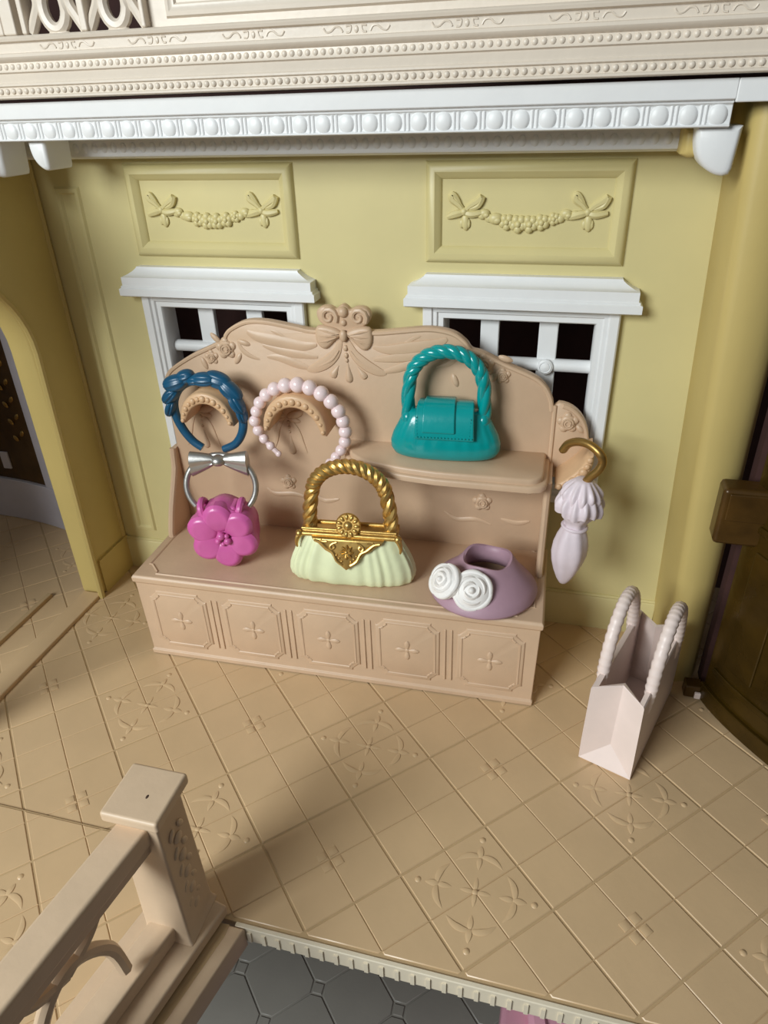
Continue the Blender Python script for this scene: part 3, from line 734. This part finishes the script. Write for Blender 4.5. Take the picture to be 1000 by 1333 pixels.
# side cheeks
for x0, nm in ((-.624, 0), (.602, 1)):
    P = [(BY + .02, BH - .005), (.235, BH - .005)] + spline([(.237, BH + .02), (.262, .40), (.292, .455), (.318, .50), (.335, .535)], 4) + [(.345, .60), (BY + .02, .60)]
    if nm: P = [(BY + .02, BH - .005), (.225, BH - .005), (.232, .40), (.236, .55), (.235, .64), (BY + .02, .64)]
    mb = MB(); mb.prism(P, YZ, x0, x0 + .020, .005); ob('side_cheek', mb, 'unit', un)
    mb = MB(); mb.tube([(x0 + .010, P[1][0] - 0.0 + .0, BH)] + [(x0 + .010, a, b) for a, b in P[2:-1]], .011, 8); ob('cheek_bead', mb, 'unit', un)

# ================================================================== HANDBAGS AND ACCESSORIES
def sec(cx, cy, z, rx, ry, e=2.6, n=48, mod=None):
    out = []
    for k in range(n):
        a = 2 * pi * k / n; c, s = cos(a), sin(a)
        x = (abs(c) ** (2 / e)) * (1 if c >= 0 else -1) * rx; y = (abs(s) ** (2 / e)) * (1 if s >= 0 else -1) * ry
        if mod: x, y = mod(a, x, y, z)
        out.append((cx + x, cy + y, z))
    return out
# ---- pink flower bag
pb = empty('flower_handbag', tuple(U(-.352, .130, BH + .002)), (0, 0, UA + radians(10)), label='orchid pink flower shaped toy handbag with silver bow ring handle', cat='handbag', group='toy handbags')
R0 = .118; cz = .134; pb.scale = (.88, .88, .88)
def wob(a): return 1 + .035 * cos(6 * (a - pi / 2))
mb = MB()
mb.loft([[(r * wob(2 * pi * k / 60) * cos(2 * pi * k / 60), y, cz + r * wob(2 * pi * k / 60) * sin(2 * pi * k / 60)) for k in range(60)] for r, y in ((.07, -.048), (.100, -.046), (.112, -.036), (.116, -.015), (.116, .02), (.112, .055), (.100, .068), (.06, .072))])
body = ob('body', mb, 'pink', pb)
for k in range(6):
    a = pi / 2 + .12 + k * pi / 3
    c, s = cos(a), sin(a)
    def pet(u, v, a=a):
        th = 2 * pi * u; r = v
        px, pz = .057 * r * cos(th) * 1.02, .053 * r * sin(th)
        h = .016 * (1 - r ** 4) + .004 * math.exp(-((r - .75) / .18) ** 2) - .010 * math.exp(-((px + .055) / .03) ** 2)
        d = .069 + px
        return (d * cos(a) - pz * sin(a), -.046 - h, cz + d * sin(a) + pz * cos(a))
    mb = MB(); mb.grid(pet, 26, 8)
    for v_ in (1.0,): pass
    mb.grid(lambda u, v, a=a: tuple(Vector(pet(u, 1.0)) + Vector((0, .03 * v, 0))), 26, 1)
    ob('petal', mb, 'pink', pb, ang=60)
for x, z, r in ((-.002, .010, .0150), (.019, -.010, .0140), (-.014, -.010, .0115), (.002, -.022, .0085), (.018, .010, .009)):
    mb = MB(); mb.ell((x, -.060, cz + z), (r, r, r), 12, 8); ob('stamen', mb, 'pink', pb)
mb = MB(); mb.box(-.056, .056, -.032, .044, .20, .242); ob('top_clasp', mb, 'pink', pb, bevel=.012, seg=3)
for s in (-1, 1):
    mb = MB(); mb.tube(spline([(s * .060, -.036, .205), (s * .068, -.028, .238), (s * .070, .0, .250), (s * .068, .022, .240), (s * .060, .034, .210)], 5), .0125, 9); ob('handle_loop', mb, 'pink', pb)
hr = .122; hz_ = .296
mb = MB(); mb.tube([(hr * cos(a), .004 + .03 * (sin(a) + .7), hz_ + hr * .86 * sin(a)) for a in [radians(-40 + k * 260 / 40) for k in range(41)]], .0105, 12); hd = ob('ring_handle', mb, 'silver', pb)
for s in (-1, 1):
    mb = MB(); secs = []
    for t in (0, .12, .3, .5, .7, .88, .97, 1):
        hw_ = .014 + .030 * t ** .75; d = .018 + .010 * t; pts = []
        if t == 1: hw_ *= .9; d *= .8
        for k in range(28):
            a = 2 * pi * k / 28
            f = 1 - (.34 * math.exp(-((sin(a) + .12) / .16) ** 2) if cos(a) < 0 else 0)
            pts.append((s * (.014 + .086 * t), .046 + d * cos(a) * f, hz_ + .092 - .014 * t + hw_ * (sin(a) * (1 if sin(a) > 0 else 1.15))))
        secs.append(pts)
    mb.loft(secs); ob('bow_wing', mb, 'silver', pb, ang=50)
mb = MB(); mb.ell((0, .040, hz_ + .092), (.026, .028, .020), 16, 10); ob('bow_knot', mb, 'silver', pb)
# ---- cream bag with gold frame
cb = empty('cream_handbag', tuple(U(.053, .130, BH + .002)), (0, 0, UA + radians(3)), label='pale cream pleated toy handbag with gold rope handle and clasp', cat='handbag', group='toy handbags')
def pleat(a, x, y, z):
    k = .75 + .25 * sin(z * 18)
    f = 1 + .040 * k * sin(27 * a + 2.5 * sin(5 * a)) + .030 * k * sin(15 * a + 1.0 + z * 4)
    return x * (1 + (f - 1) * .25), y * f
mb = MB()
zs = [(0.0, .174, .054), (.003, .184, .062), (.010, .190, .067), (.030, .193, .071), (.055, .189, .070), (.08, .180, .066), (.105, .168, .059), (.13, .155, .050), (.15, .144, .042), (.163, .137, .034)]
mb.loft([sec(0, 0, z, rx, ry, 2.7, 180, pleat if z > .001 else None) for z, rx, ry in zs]); ob('body', mb, 'cream', cb, ang=60)
mb = MB(); mb.box(-.146, .146, -.026, .026, .156, .170); fr = ob('frame', mb, 'gold', cb, bevel=.006)
mb = MB(); mb.tube([(-.150, -.032, .160), (.150, -.032, .160)], .0075, 10); mb.tube([(-.142, -.022, .172), (.142, -.022, .172)], .0055, 10); mb.tube([(-.144, .022, .170), (.144, .022, .170)], .007, 10); ob('frame_bar', mb, 'gold', fr)
for s in (-1, 1):
    mb = MB(); mb.tube(spline([(s * .146, -.034, .160), (s * .154, -.040, .146), (s * .157, -.042, .130), (s * .155, -.044, .118)], 4), [.010 - .0006 * i for i in range(13)], 8); mb.ell((s * .148, -.034, .160), (.012, .012, .012), 10, 8); ob('frame_horn', mb, 'gold', fr)
# triangular flap following the front slope
fl = [(-.108, .158), (-.10, .146), (-.088, .142), (-.066, .124), (-.048, .116), (-.032, .094), (-.018, .084), (0, .072), (.018, .084), (.032, .094), (.048, .116), (.066, .124), (.088, .142), (.10, .146), (.108, .158)]
def flapto(a, b, d): return (a, -.042 - (.158 - b) * .42 + d, b)
mb = MB(); mb.prism(fl, flapto, -.008, .008, .004); fp_ = ob('flap', mb, 'gold', cb)
def fpt(a, b, o=.009): p = flapto(a, b, 0); return (p[0], p[1] - o, p[2])
mb = MB()
for k in range(8):
    a = 2 * pi * k / 8; mb.tube([fpt(.004 * cos(a), .125 + .004 * sin(a), .011), fpt(.013 * cos(a), .125 + .013 * sin(a), .013), fpt(.020 * cos(a), .125 + .020 * sin(a), .010)], [.003, .0052, .002], 7)
mb.ell(fpt(0, .125, .011), (.006, .006, .006), 10, 6); ob('flap_flower', mb, 'gold', fp_)
for s in (-1, 1):
    mb = MB(); mb.tube([fpt(s * a, b) for a, b in spline([(.098, .152), (.080, .148), (.060, .132), (.042, .122), (.030, .100), (.012, .088)], 4)], .0042, 7)
    mb.tube([fpt(s * a, b) for a, b in spline([(.030, .150), (.042, .146), (.050, .138), (.044, .130), (.036, .136), (.040, .142)], 4)], .0036, 7)
    mb.tube([fpt(s * a, b) for a, b in spline([(.060, .151), (.074, .150), (.080, .154)], 4)], .0035, 7)
    for a, b in ((.022, .106), (.030, .114), (.014, .098)): mb.ell(fpt(s * a, b), (.004, .003, .004), 8, 6)
    ob('flap_scroll', mb, 'gold', fp_)
mb = MB()
i0 = len(mb.v); mb.lathe([(.036, 0), (.038, .006), (.034, .011), (.014, .011), (.010, .016), (.002, .019)], n=40); mb.xf(Matrix.Translation((0, -.020, .190)) @ Matrix.Rotation(radians(70), 4, 'X'))
cl = ob('clasp', mb, 'gold', cb)
for k in range(11):
    a = 2 * pi * k / 11; m_ = MB(); R_ = Matrix.Translation((0, -.020, .190)) @ Matrix.Rotation(radians(70), 4, 'X')
    m_.ell((.026 * cos(a), .026 * sin(a), .010), (.0105, .0062, .006), 8, 6, Matrix.Rotation(a, 3, 'Z')); m_.xf(R_); ob('clasp_petal', m_, 'gold', cl)
hp = [(-.123, 0, .165), (-.122, .002, .20), (-.118, .004, .24)] + [(.110 * cos(a), .006, .272 + .098 * sin(a)) for a in [radians(172 - k * 164 / 12) for k in range(13)]] + [(.118, .004, .24), (.122, .002, .20), (.123, 0, .165)]
mb = MB(); rope(mb, spline(hp, 8), .0105, .0125, 3, 7.5, 9); ob('rope_handle', mb, 'gold', cb)
for s in (-1, 1):
    mb = MB(); mb.lathe([(.018, .168), (.021, .176), (.019, .186), (.014, .192)], (s * .123, 0, 0), 14); ob('handle_ferrule', mb, 'gold', cb)
# ---- teal bag on the shelf
tb = empty('teal_handbag', tuple(U(.309, .292, SZ + .002)), (0, 0, UA + radians(2)), label='glossy teal toy handbag with braided handle on the shelf', cat='handbag', group='toy handbags')
def gather(a, x, y, z):
    g = .035 * math.exp(-((z - .085) / .03) ** 2) * sin(26 * a) * (1 if sin(a) < 0 else .5)
    return x, y * (1 + g)
zs = [(0, .118, .030), (.002, .136, .040), (.010, .150, .050), (.028, .160, .057), (.05, .160, .059), (.075, .152, .056), (.10, .139, .050), (.122, .128, .043), (.138, .116, .035), (.146, .100, .026)]
mb = MB(); mb.loft([sec(0, 0, z, rx, ry, 2.3, 120, gather if z > .001 else None) for z, rx, ry in zs]); ob('body', mb, 'teal', tb, ang=60)
def flap_t(u, v):      # u across, v from back over the top to the front
    x = (-.074 + .148 * u) * (1 + .06 * max(0, v - .6))
    prof = [(.030, .120), (.026, .146), (.0, .158), (-.030, .152), (-.044, .128), (-.052, .100), (-.055, .084)]
    t = v * 6; k = min(5, int(t)); f = t - k
    y = prof[k][0] * (1 - f) + prof[k + 1][0] * f; z = prof[k][1] * (1 - f) + prof[k + 1][1] * f
    return x, y, z
def flapsec(v, w, dx=0.0):
    a = [flap_t(u, v) for u in (0, .1, .5, .9, 1)]
    return a
mb = MB()
def solid_strip(mb, x0, x1, widen, off, th, prof):
    secs = []
    for i, (y, z) in enumerate(prof):
        t = i / (len(prof) - 1); p0 = prof[max(0, i - 1)]; p1 = prof[min(len(prof) - 1, i + 1)]
        d = Vector((p1[0] - p0[0], p1[1] - p0[1])).normalized(); nn = Vector((d.y, -d.x))
        if nn.y < 0 and i < 4: nn = -nn
        if i >= 4 and nn.x > 0: nn = -nn
        e = widen * t
        o = Vector((y, z)) + nn * off; q = o - nn * th
        secs.append([(x0 - e, o.x, o.y), (x1 + e, o.x, o.y), (x1 + e, q.x, q.y), (x0 - e, q.x, q.y)])
    mb.loft(secs)
profT = [(.036, .120), (.030, .148), (.012, .164), (-.015, .166), (-.038, .152), (-.050, .124), (-.056, .096), (-.058, .076)]
solid_strip(mb, -.074, .078, .010, .008, .016, profT); flp = ob('flap', mb, 'teal', tb, bevel=.005)
mb = MB(); solid_strip(mb, -.056, .028, .006, .015, .012, profT[:7]); ob('flap_strap', mb, 'teal', flp, bevel=.005)
mb = MB()
for k in range(17): mb.ell((-.074 + .154 * k / 16, -.068, .086), (.0032, .002, .0018), 6, 4)
for s in (-1, 1):
    for k in range(6): mb.ell((s * (.074 + .002 * k / 5), -.064 + .010 * k / 5, .094 + .045 * k / 5), (.0018, .002, .003), 6, 4)
tag(ob('stitch_row', mb, 'teal', flp), kind='stuff')
hp = [(-.108, 0, .110), (-.109, 0, .15), (-.106, 0, .205)] + [(.102 * cos(a), 0, .222 + .092 * sin(a)) for a in [radians(168 - k * 156 / 12) for k in range(13)]] + [(.106, 0, .205), (.109, 0, .15), (.108, 0, .110)]
hp_s = spline(hp, 8)
mb = MB(); rope(mb, hp_s, .0070, .0138, 3, 4.6, 10); ob('braided_handle', mb, 'teal', tb)
for s in (-1, 1):
    mb = MB(); mb.ell((s * .108, -.004, .118), (.020, .026, .026), 12, 8); ob('handle_tab', mb, 'teal', tb)
# ---- blue headband on the left hook
bh = empty('blue_headband', tuple(U(-.424, .274, .62)), (0, 0, UA), label='petrol blue headband with ruffled leaves hung on the left hook', cat='headband')
arcp = [(-.040, 0, .026), (-.070, 0, .048), (-.096, 0, .086), (-.112, 0, .135), (-.108, 0, .183), (-.082, 0, .224), (-.038, 0, .248), (.016, 0, .250), (.066, 0, .232), (.098, 0, .194), (.112, 0, .148), (.106, 0, .095), (.078, 0, .050), (.034, 0, .026)]
q = spline(arcp, 5); n = len(q)
mb = MB(); mb.tube(q, [.0125 + .002 * max(0, sin(pi * i / (n - 1))) for i in range(n)], 12); ob('band', mb, 'blue', bh)
leaf = []
for th_, r_, a_, b_, dt_ in ((166, .010, .030, .016, .2), (148, .017, .034, .020, .3), (128, .026, .040, .026, .35), (112, .024, .030, .022, .1), (98, .008, .026, .016, 0), (84, .012, .040, .022, -.15), (66, .020, .042, .027, -.1), (46, .018, .042, .026, 0), (28, .010, .036, .020, 0), (12, .006, .030, .015, 0)):
    t_ = radians(th_); leaf.append(((.112 + r_) * cos(t_), .128 + (.122 + r_) * sin(t_), a_, b_, -(t_ - pi / 2) + dt_))
for i, (x, z, a, b, t) in enumerate(leaf):
    mb = MB()
    def lf(u, v, a=a, b=b):
        th = 2 * pi * u; ph = pi * v; rr = sin(ph) ** .8
        f = 1 - .16 * math.exp(-((sin(th) - .35) / .14) ** 2) - .16 * math.exp(-((sin(th) + .35) / .14) ** 2)
        return Vector((a * cos(ph), -.026 * rr * cos(th) * f, b * rr * sin(th)))
    mb.grid(lf, 36, 14); mb.xf(Matrix.Translation((x, -.008 - .004 * (i % 3), z)) @ Matrix.Rotation(t, 4, 'Y'))
    ob('ruffle_leaf', mb, 'blue', bh, ang=60)
# ---- pearl headband on the right hook
PP = [(-.216, .645), (-.239, .670), (-.258, .693), (-.274, .720), (-.281, .751), (-.272, .782), (-.257, .811), (-.234, .837), (-.205, .857), (-.170, .870), (-.132, .874), (-.096, .867), (-.062, .851), (-.034, .828), (-.013, .799), (-.001, .768), (.004, .735), (.001, .702), (-.013, .673), (-.031, .649), (-.052, .628)]
ph = empty('pearl_headband', tuple(U(-.130, .285, .615)), (0, 0, UA), label='pinkish white pearl headband hung on the hook beside the shelf', cat='headband')
PR = [.009, .0125, .014, .0155, .0165, .0165, .0175, .0185, .0195, .0205, .0215, .0210, .0210, .0205, .0200, .0190, .0185, .0175, .0160, .0145, .0120]
i_ = [(x + .138, -.012, z - .615) for x, z in PP]
mb = MB(); mb.tube(spline(i_, 3), .008, 8); ob('band', mb, 'pearl', ph)
for (x, y, z), r in zip(i_, PR):
    mb = MB(); r *= 1.1; mb.ell((x, y, z), (r, r, r), 18, 12); ob('pearl', mb, 'pearl', ph)
# ---- mauve capelet hat with two white roses
ht = empty('mauve_capelet', tuple(U(.452, .130, BH + .005)), (0, 0, UA), label='mauve flared capelet with two white roses at the bench end', cat='capelet')
def hsec(rx, ry, cx, cy, z, wv=0.0, tl=0.0):
    return [(cx + rx * cos(a), cy + ry * sin(a), z + wv * sin(3 * a + .6) + tl * cos(a - 2.2)) for a in [2 * pi * k / 64 for k in range(64)]]
P = [hsec(.150, .150, 0, 0, .001), hsec(.157, .156, 0, 0, .004), hsec(.158, .157, 0, 0, .012), hsec(.140, .138, .002, .002, .032), hsec(.112, .108, .006, .006, .058), hsec(.088, .084, .008, .010, .082, .003), hsec(.076, .074, .008, .012, .098, .005), hsec(.071, .069, .008, .012, .104, .006), hsec(.064, .062, .008, .012, .102, .006), hsec(.060, .058, .008, .012, .085, .004), hsec(.066, .064, .008, .010, .055), hsec(.10, .10, .004, .004, .020), hsec(.14, .14, 0, 0, .001)]
mb = MB(); mb.loft(P, False, False); ob('cape', mb, 'mauve', ht, ang=60)
def rose(name, x, y, z, r, nrm, par, seed):
    q_ = Vector(nrm).normalized().to_track_quat('Z', 'Y').to_matrix().to_4x4(); X = Matrix.Translation((x, y, z)) @ q_
    base = MB(); base.ell((0, 0, -r * .15), (r * .95, r * .95, r * .5), 24, 12); base.xf(X)
    b0 = ob(name, base, 'rose', par)
    rnd = random.Random(seed); rings = [(.80, .16, 5), (.55, .30, 4), (.30, .42, 3)]
    for rr, h, cnt in rings:
        for k in range(cnt):
            a0 = 2 * pi * k / cnt + rnd.random(); a1 = a0 + 2 * pi / cnt * 1.35; m_ = MB(); secs = []
            N = 12
            for i in range(N + 1):
                t = i / N; a = a0 + (a1 - a0) * t; R_ = r * (rr + .07 * t); hh = r * h * (.7 + .3 * sin(pi * t)); w = r * .10 * (sin(pi * min(1, t * .9 + .05)) * .7 + .3)
                c, s = cos(a), sin(a)
                secs.append([(c * (R_ - w), s * (R_ - w), 0), (c * (R_ - w * .9), s * (R_ - w * .9), hh * .8), (c * R_, s * R_, hh), (c * (R_ + w), s * (R_ + w), hh * .75), (c * (R_ + w * 1.3), s * (R_ + w * 1.3), 0)])
            m_.loft(secs); m_.xf(X); ob('rose_petal', m_, 'rose', b0, ang=60)
    m_ = MB(); m_.ell((0, 0, r * .32), (r * .17, r * .17, r * .22), 10, 8); m_.xf(X); ob('rose_heart', m_, 'rose', b0)
rose('white_rose', -.103, -.092, .078, .056, (-.55, -.55, .62), ht, 3)
rose('white_rose', -.022, -.108, .066, .062, (.02, -.80, .60), ht, 5)
# ---- parasol charm on the lobe hook
pa = empty('folded_parasol', tuple(U(.680, .172, .342)), (0, radians(4), UA), label='folded lilac white ruffled parasol hanging by its gold crook', cat='parasol')
def fold(a, z): return 1 + .05 * sin(6 * a + z * 14) * min(1, z * 12)
prof = [(.004, 0), (.012, .006), (.022, .022), (.034, .050), (.043, .080), (.048, .110), (.047, .140), (.041, .168), (.034, .188), (.030, .200), (.030, .212), (.034, .222), (.046, .238), (.050, .255), (.04, .27), (.03, .28)]
mb = MB(); mb.loft([[(r * fold(2 * pi * k / 48, z) * cos(2 * pi * k / 48), r * fold(2 * pi * k / 48, z) * sin(2 * pi * k / 48), z) for k in range(48)] for r, z in prof]); ob('canopy', mb, 'lilac', pa, ang=60)
mb = MB(); mb.tube([(.033 * cos(2 * pi * k / 24), .033 * sin(2 * pi * k / 24), .200) for k in range(24)], .005, 8, closed=True); ob('tie_band', mb, 'lilac', pa)
for tier, (zz, rr, hh, amp, nn) in enumerate(((.250, .064, .080, .0048, 13), (.286, .054, .062, .0042, 12))):
    mb = MB(); secs = []
    for j in range(15):
        t = j / 14; r = rr * (.40 + .60 * sin(pi * .5 * min(1, t * 1.25)) - .10 * max(0, t - .8) * 5 * .5)
        f = min(1, t * 1.6)
        secs.append([((r + amp * f * (sin(nn * a + tier) + .5 * sin(5 * a + 3 * t))) * cos(a), (r + amp * f * (sin(nn * a + tier) + .5 * sin(5 * a + 3 * t))) * sin(a), zz + hh * (1 - t) + .003 * f * sin(nn * a + 1.2) + .004 * f * sin(4 * a)) for a in [2 * pi * k / 104 for k in range(104)]])
    secs.append([(x * .7, y * .7, z + .008) for x, y, z in secs[-1]])
    mb.loft(secs); ob('ruffle', mb, 'lilac', pa, ang=70)
q = [(.004, 0, .340), (.012, 0, .365), (.028, 0, .395), (.034, 0, .425), (.022, 0, .452), (-.006, 0, .466), (-.034, 0, .460), (-.056, 0, .440), (-.066, 0, .414)]
q = [(x, max(0.0, .02 - x) * .75 - .015, .34 + (z - .34) * .86) for x, y, z in q]; q[0] = (.004, 0, .34)
mb = MB(); mb.tube(spline(q, 6), .0115, 12); mb.ell((-.0665, q[-1][1], .403), (.0115, .0115, .010), 10, 8); ob('crook_handle', mb, 'oldgold', pa)
# ---- white shopping bag on the floor
BL_ = 0.395; BWd = 0.142; BHt = 0.265
ba = math.atan2(-.05, .136)
sb = empty('shopping_bag', (.735, -.585, 0.0), (0, 0, ba), label='pinkish white folded paper style toy shopping bag on the floor', cat='shopping bag')
# local: x across (0..BWd), y along the length, z up; walls with thickness and inward gusset folds
th = .018
def bagloop(z, o, g):
    return [(o, o, z), (BWd / 2, o + g, z), (BWd - o, o, z), (BWd - o, BL_ - o, z), (BWd / 2, BL_ - o - g, z), (o, BL_ - o, z)]
mb = MB()
G = .048
secs = [bagloop(.0, .004, 0), bagloop(.005, 0, 0), bagloop(.07, 0.0, G * .62), bagloop(BHt - .004, .003, G), bagloop(BHt, .006, G), bagloop(BHt - .002, th, G), bagloop(.07, th, G * .62), bagloop(.014, th, .004)]
mb.loft(secs)
# fold the gussets along the diagonals that run from the bottom corners to the crease
q0 = [f for f in mb.f]
def cut(f, a): i = f.index(a); f = f[i:] + f[:i]; return [(f[0], f[1], f[2]), (f[0], f[2], f[3])]
new = []
for f in q0:
    if len(f) == 4 and set(f) <= set(range(6, 18)):
        c = [v for v in f if v in (6, 8, 9, 11)]
        if len(c) == 1 and any(v in (7, 10) for v in f): new += cut(f, c[0]); continue
    new.append(f)
mb.f = new
ob('bag_body', mb, 'bag', sb, ang=12)
for x in (.012, BWd - .012):
    hpth = [(x, .075, BHt - .075), (x, .078, BHt - .02), (x, .088, BHt + .04), (x, .115, BHt + .11), (x, .160, BHt + .155), (x, .205, BHt + .165), (x, .250, BHt + .150), (x, .290, BHt + .10), (x, .312, BHt + .04), (x, .32, BHt - .02), (x, .322, BHt - .075)]
    q = spline(hpth, 9); n = len(q)
    sg = -1 if x < .05 else 1
    q = [(a + sg * .004, b, c) for a, b, c in q]
    mb = MB(); mb.tube(q, [(.0165 + .0014 * sin(i * 2.1)) * (.55 + .45 * min(1, i / 12, (n - 1 - i) / 12)) for i in range(n)], 10); ob('rope_handle', mb, 'bag', sb, ang=50)
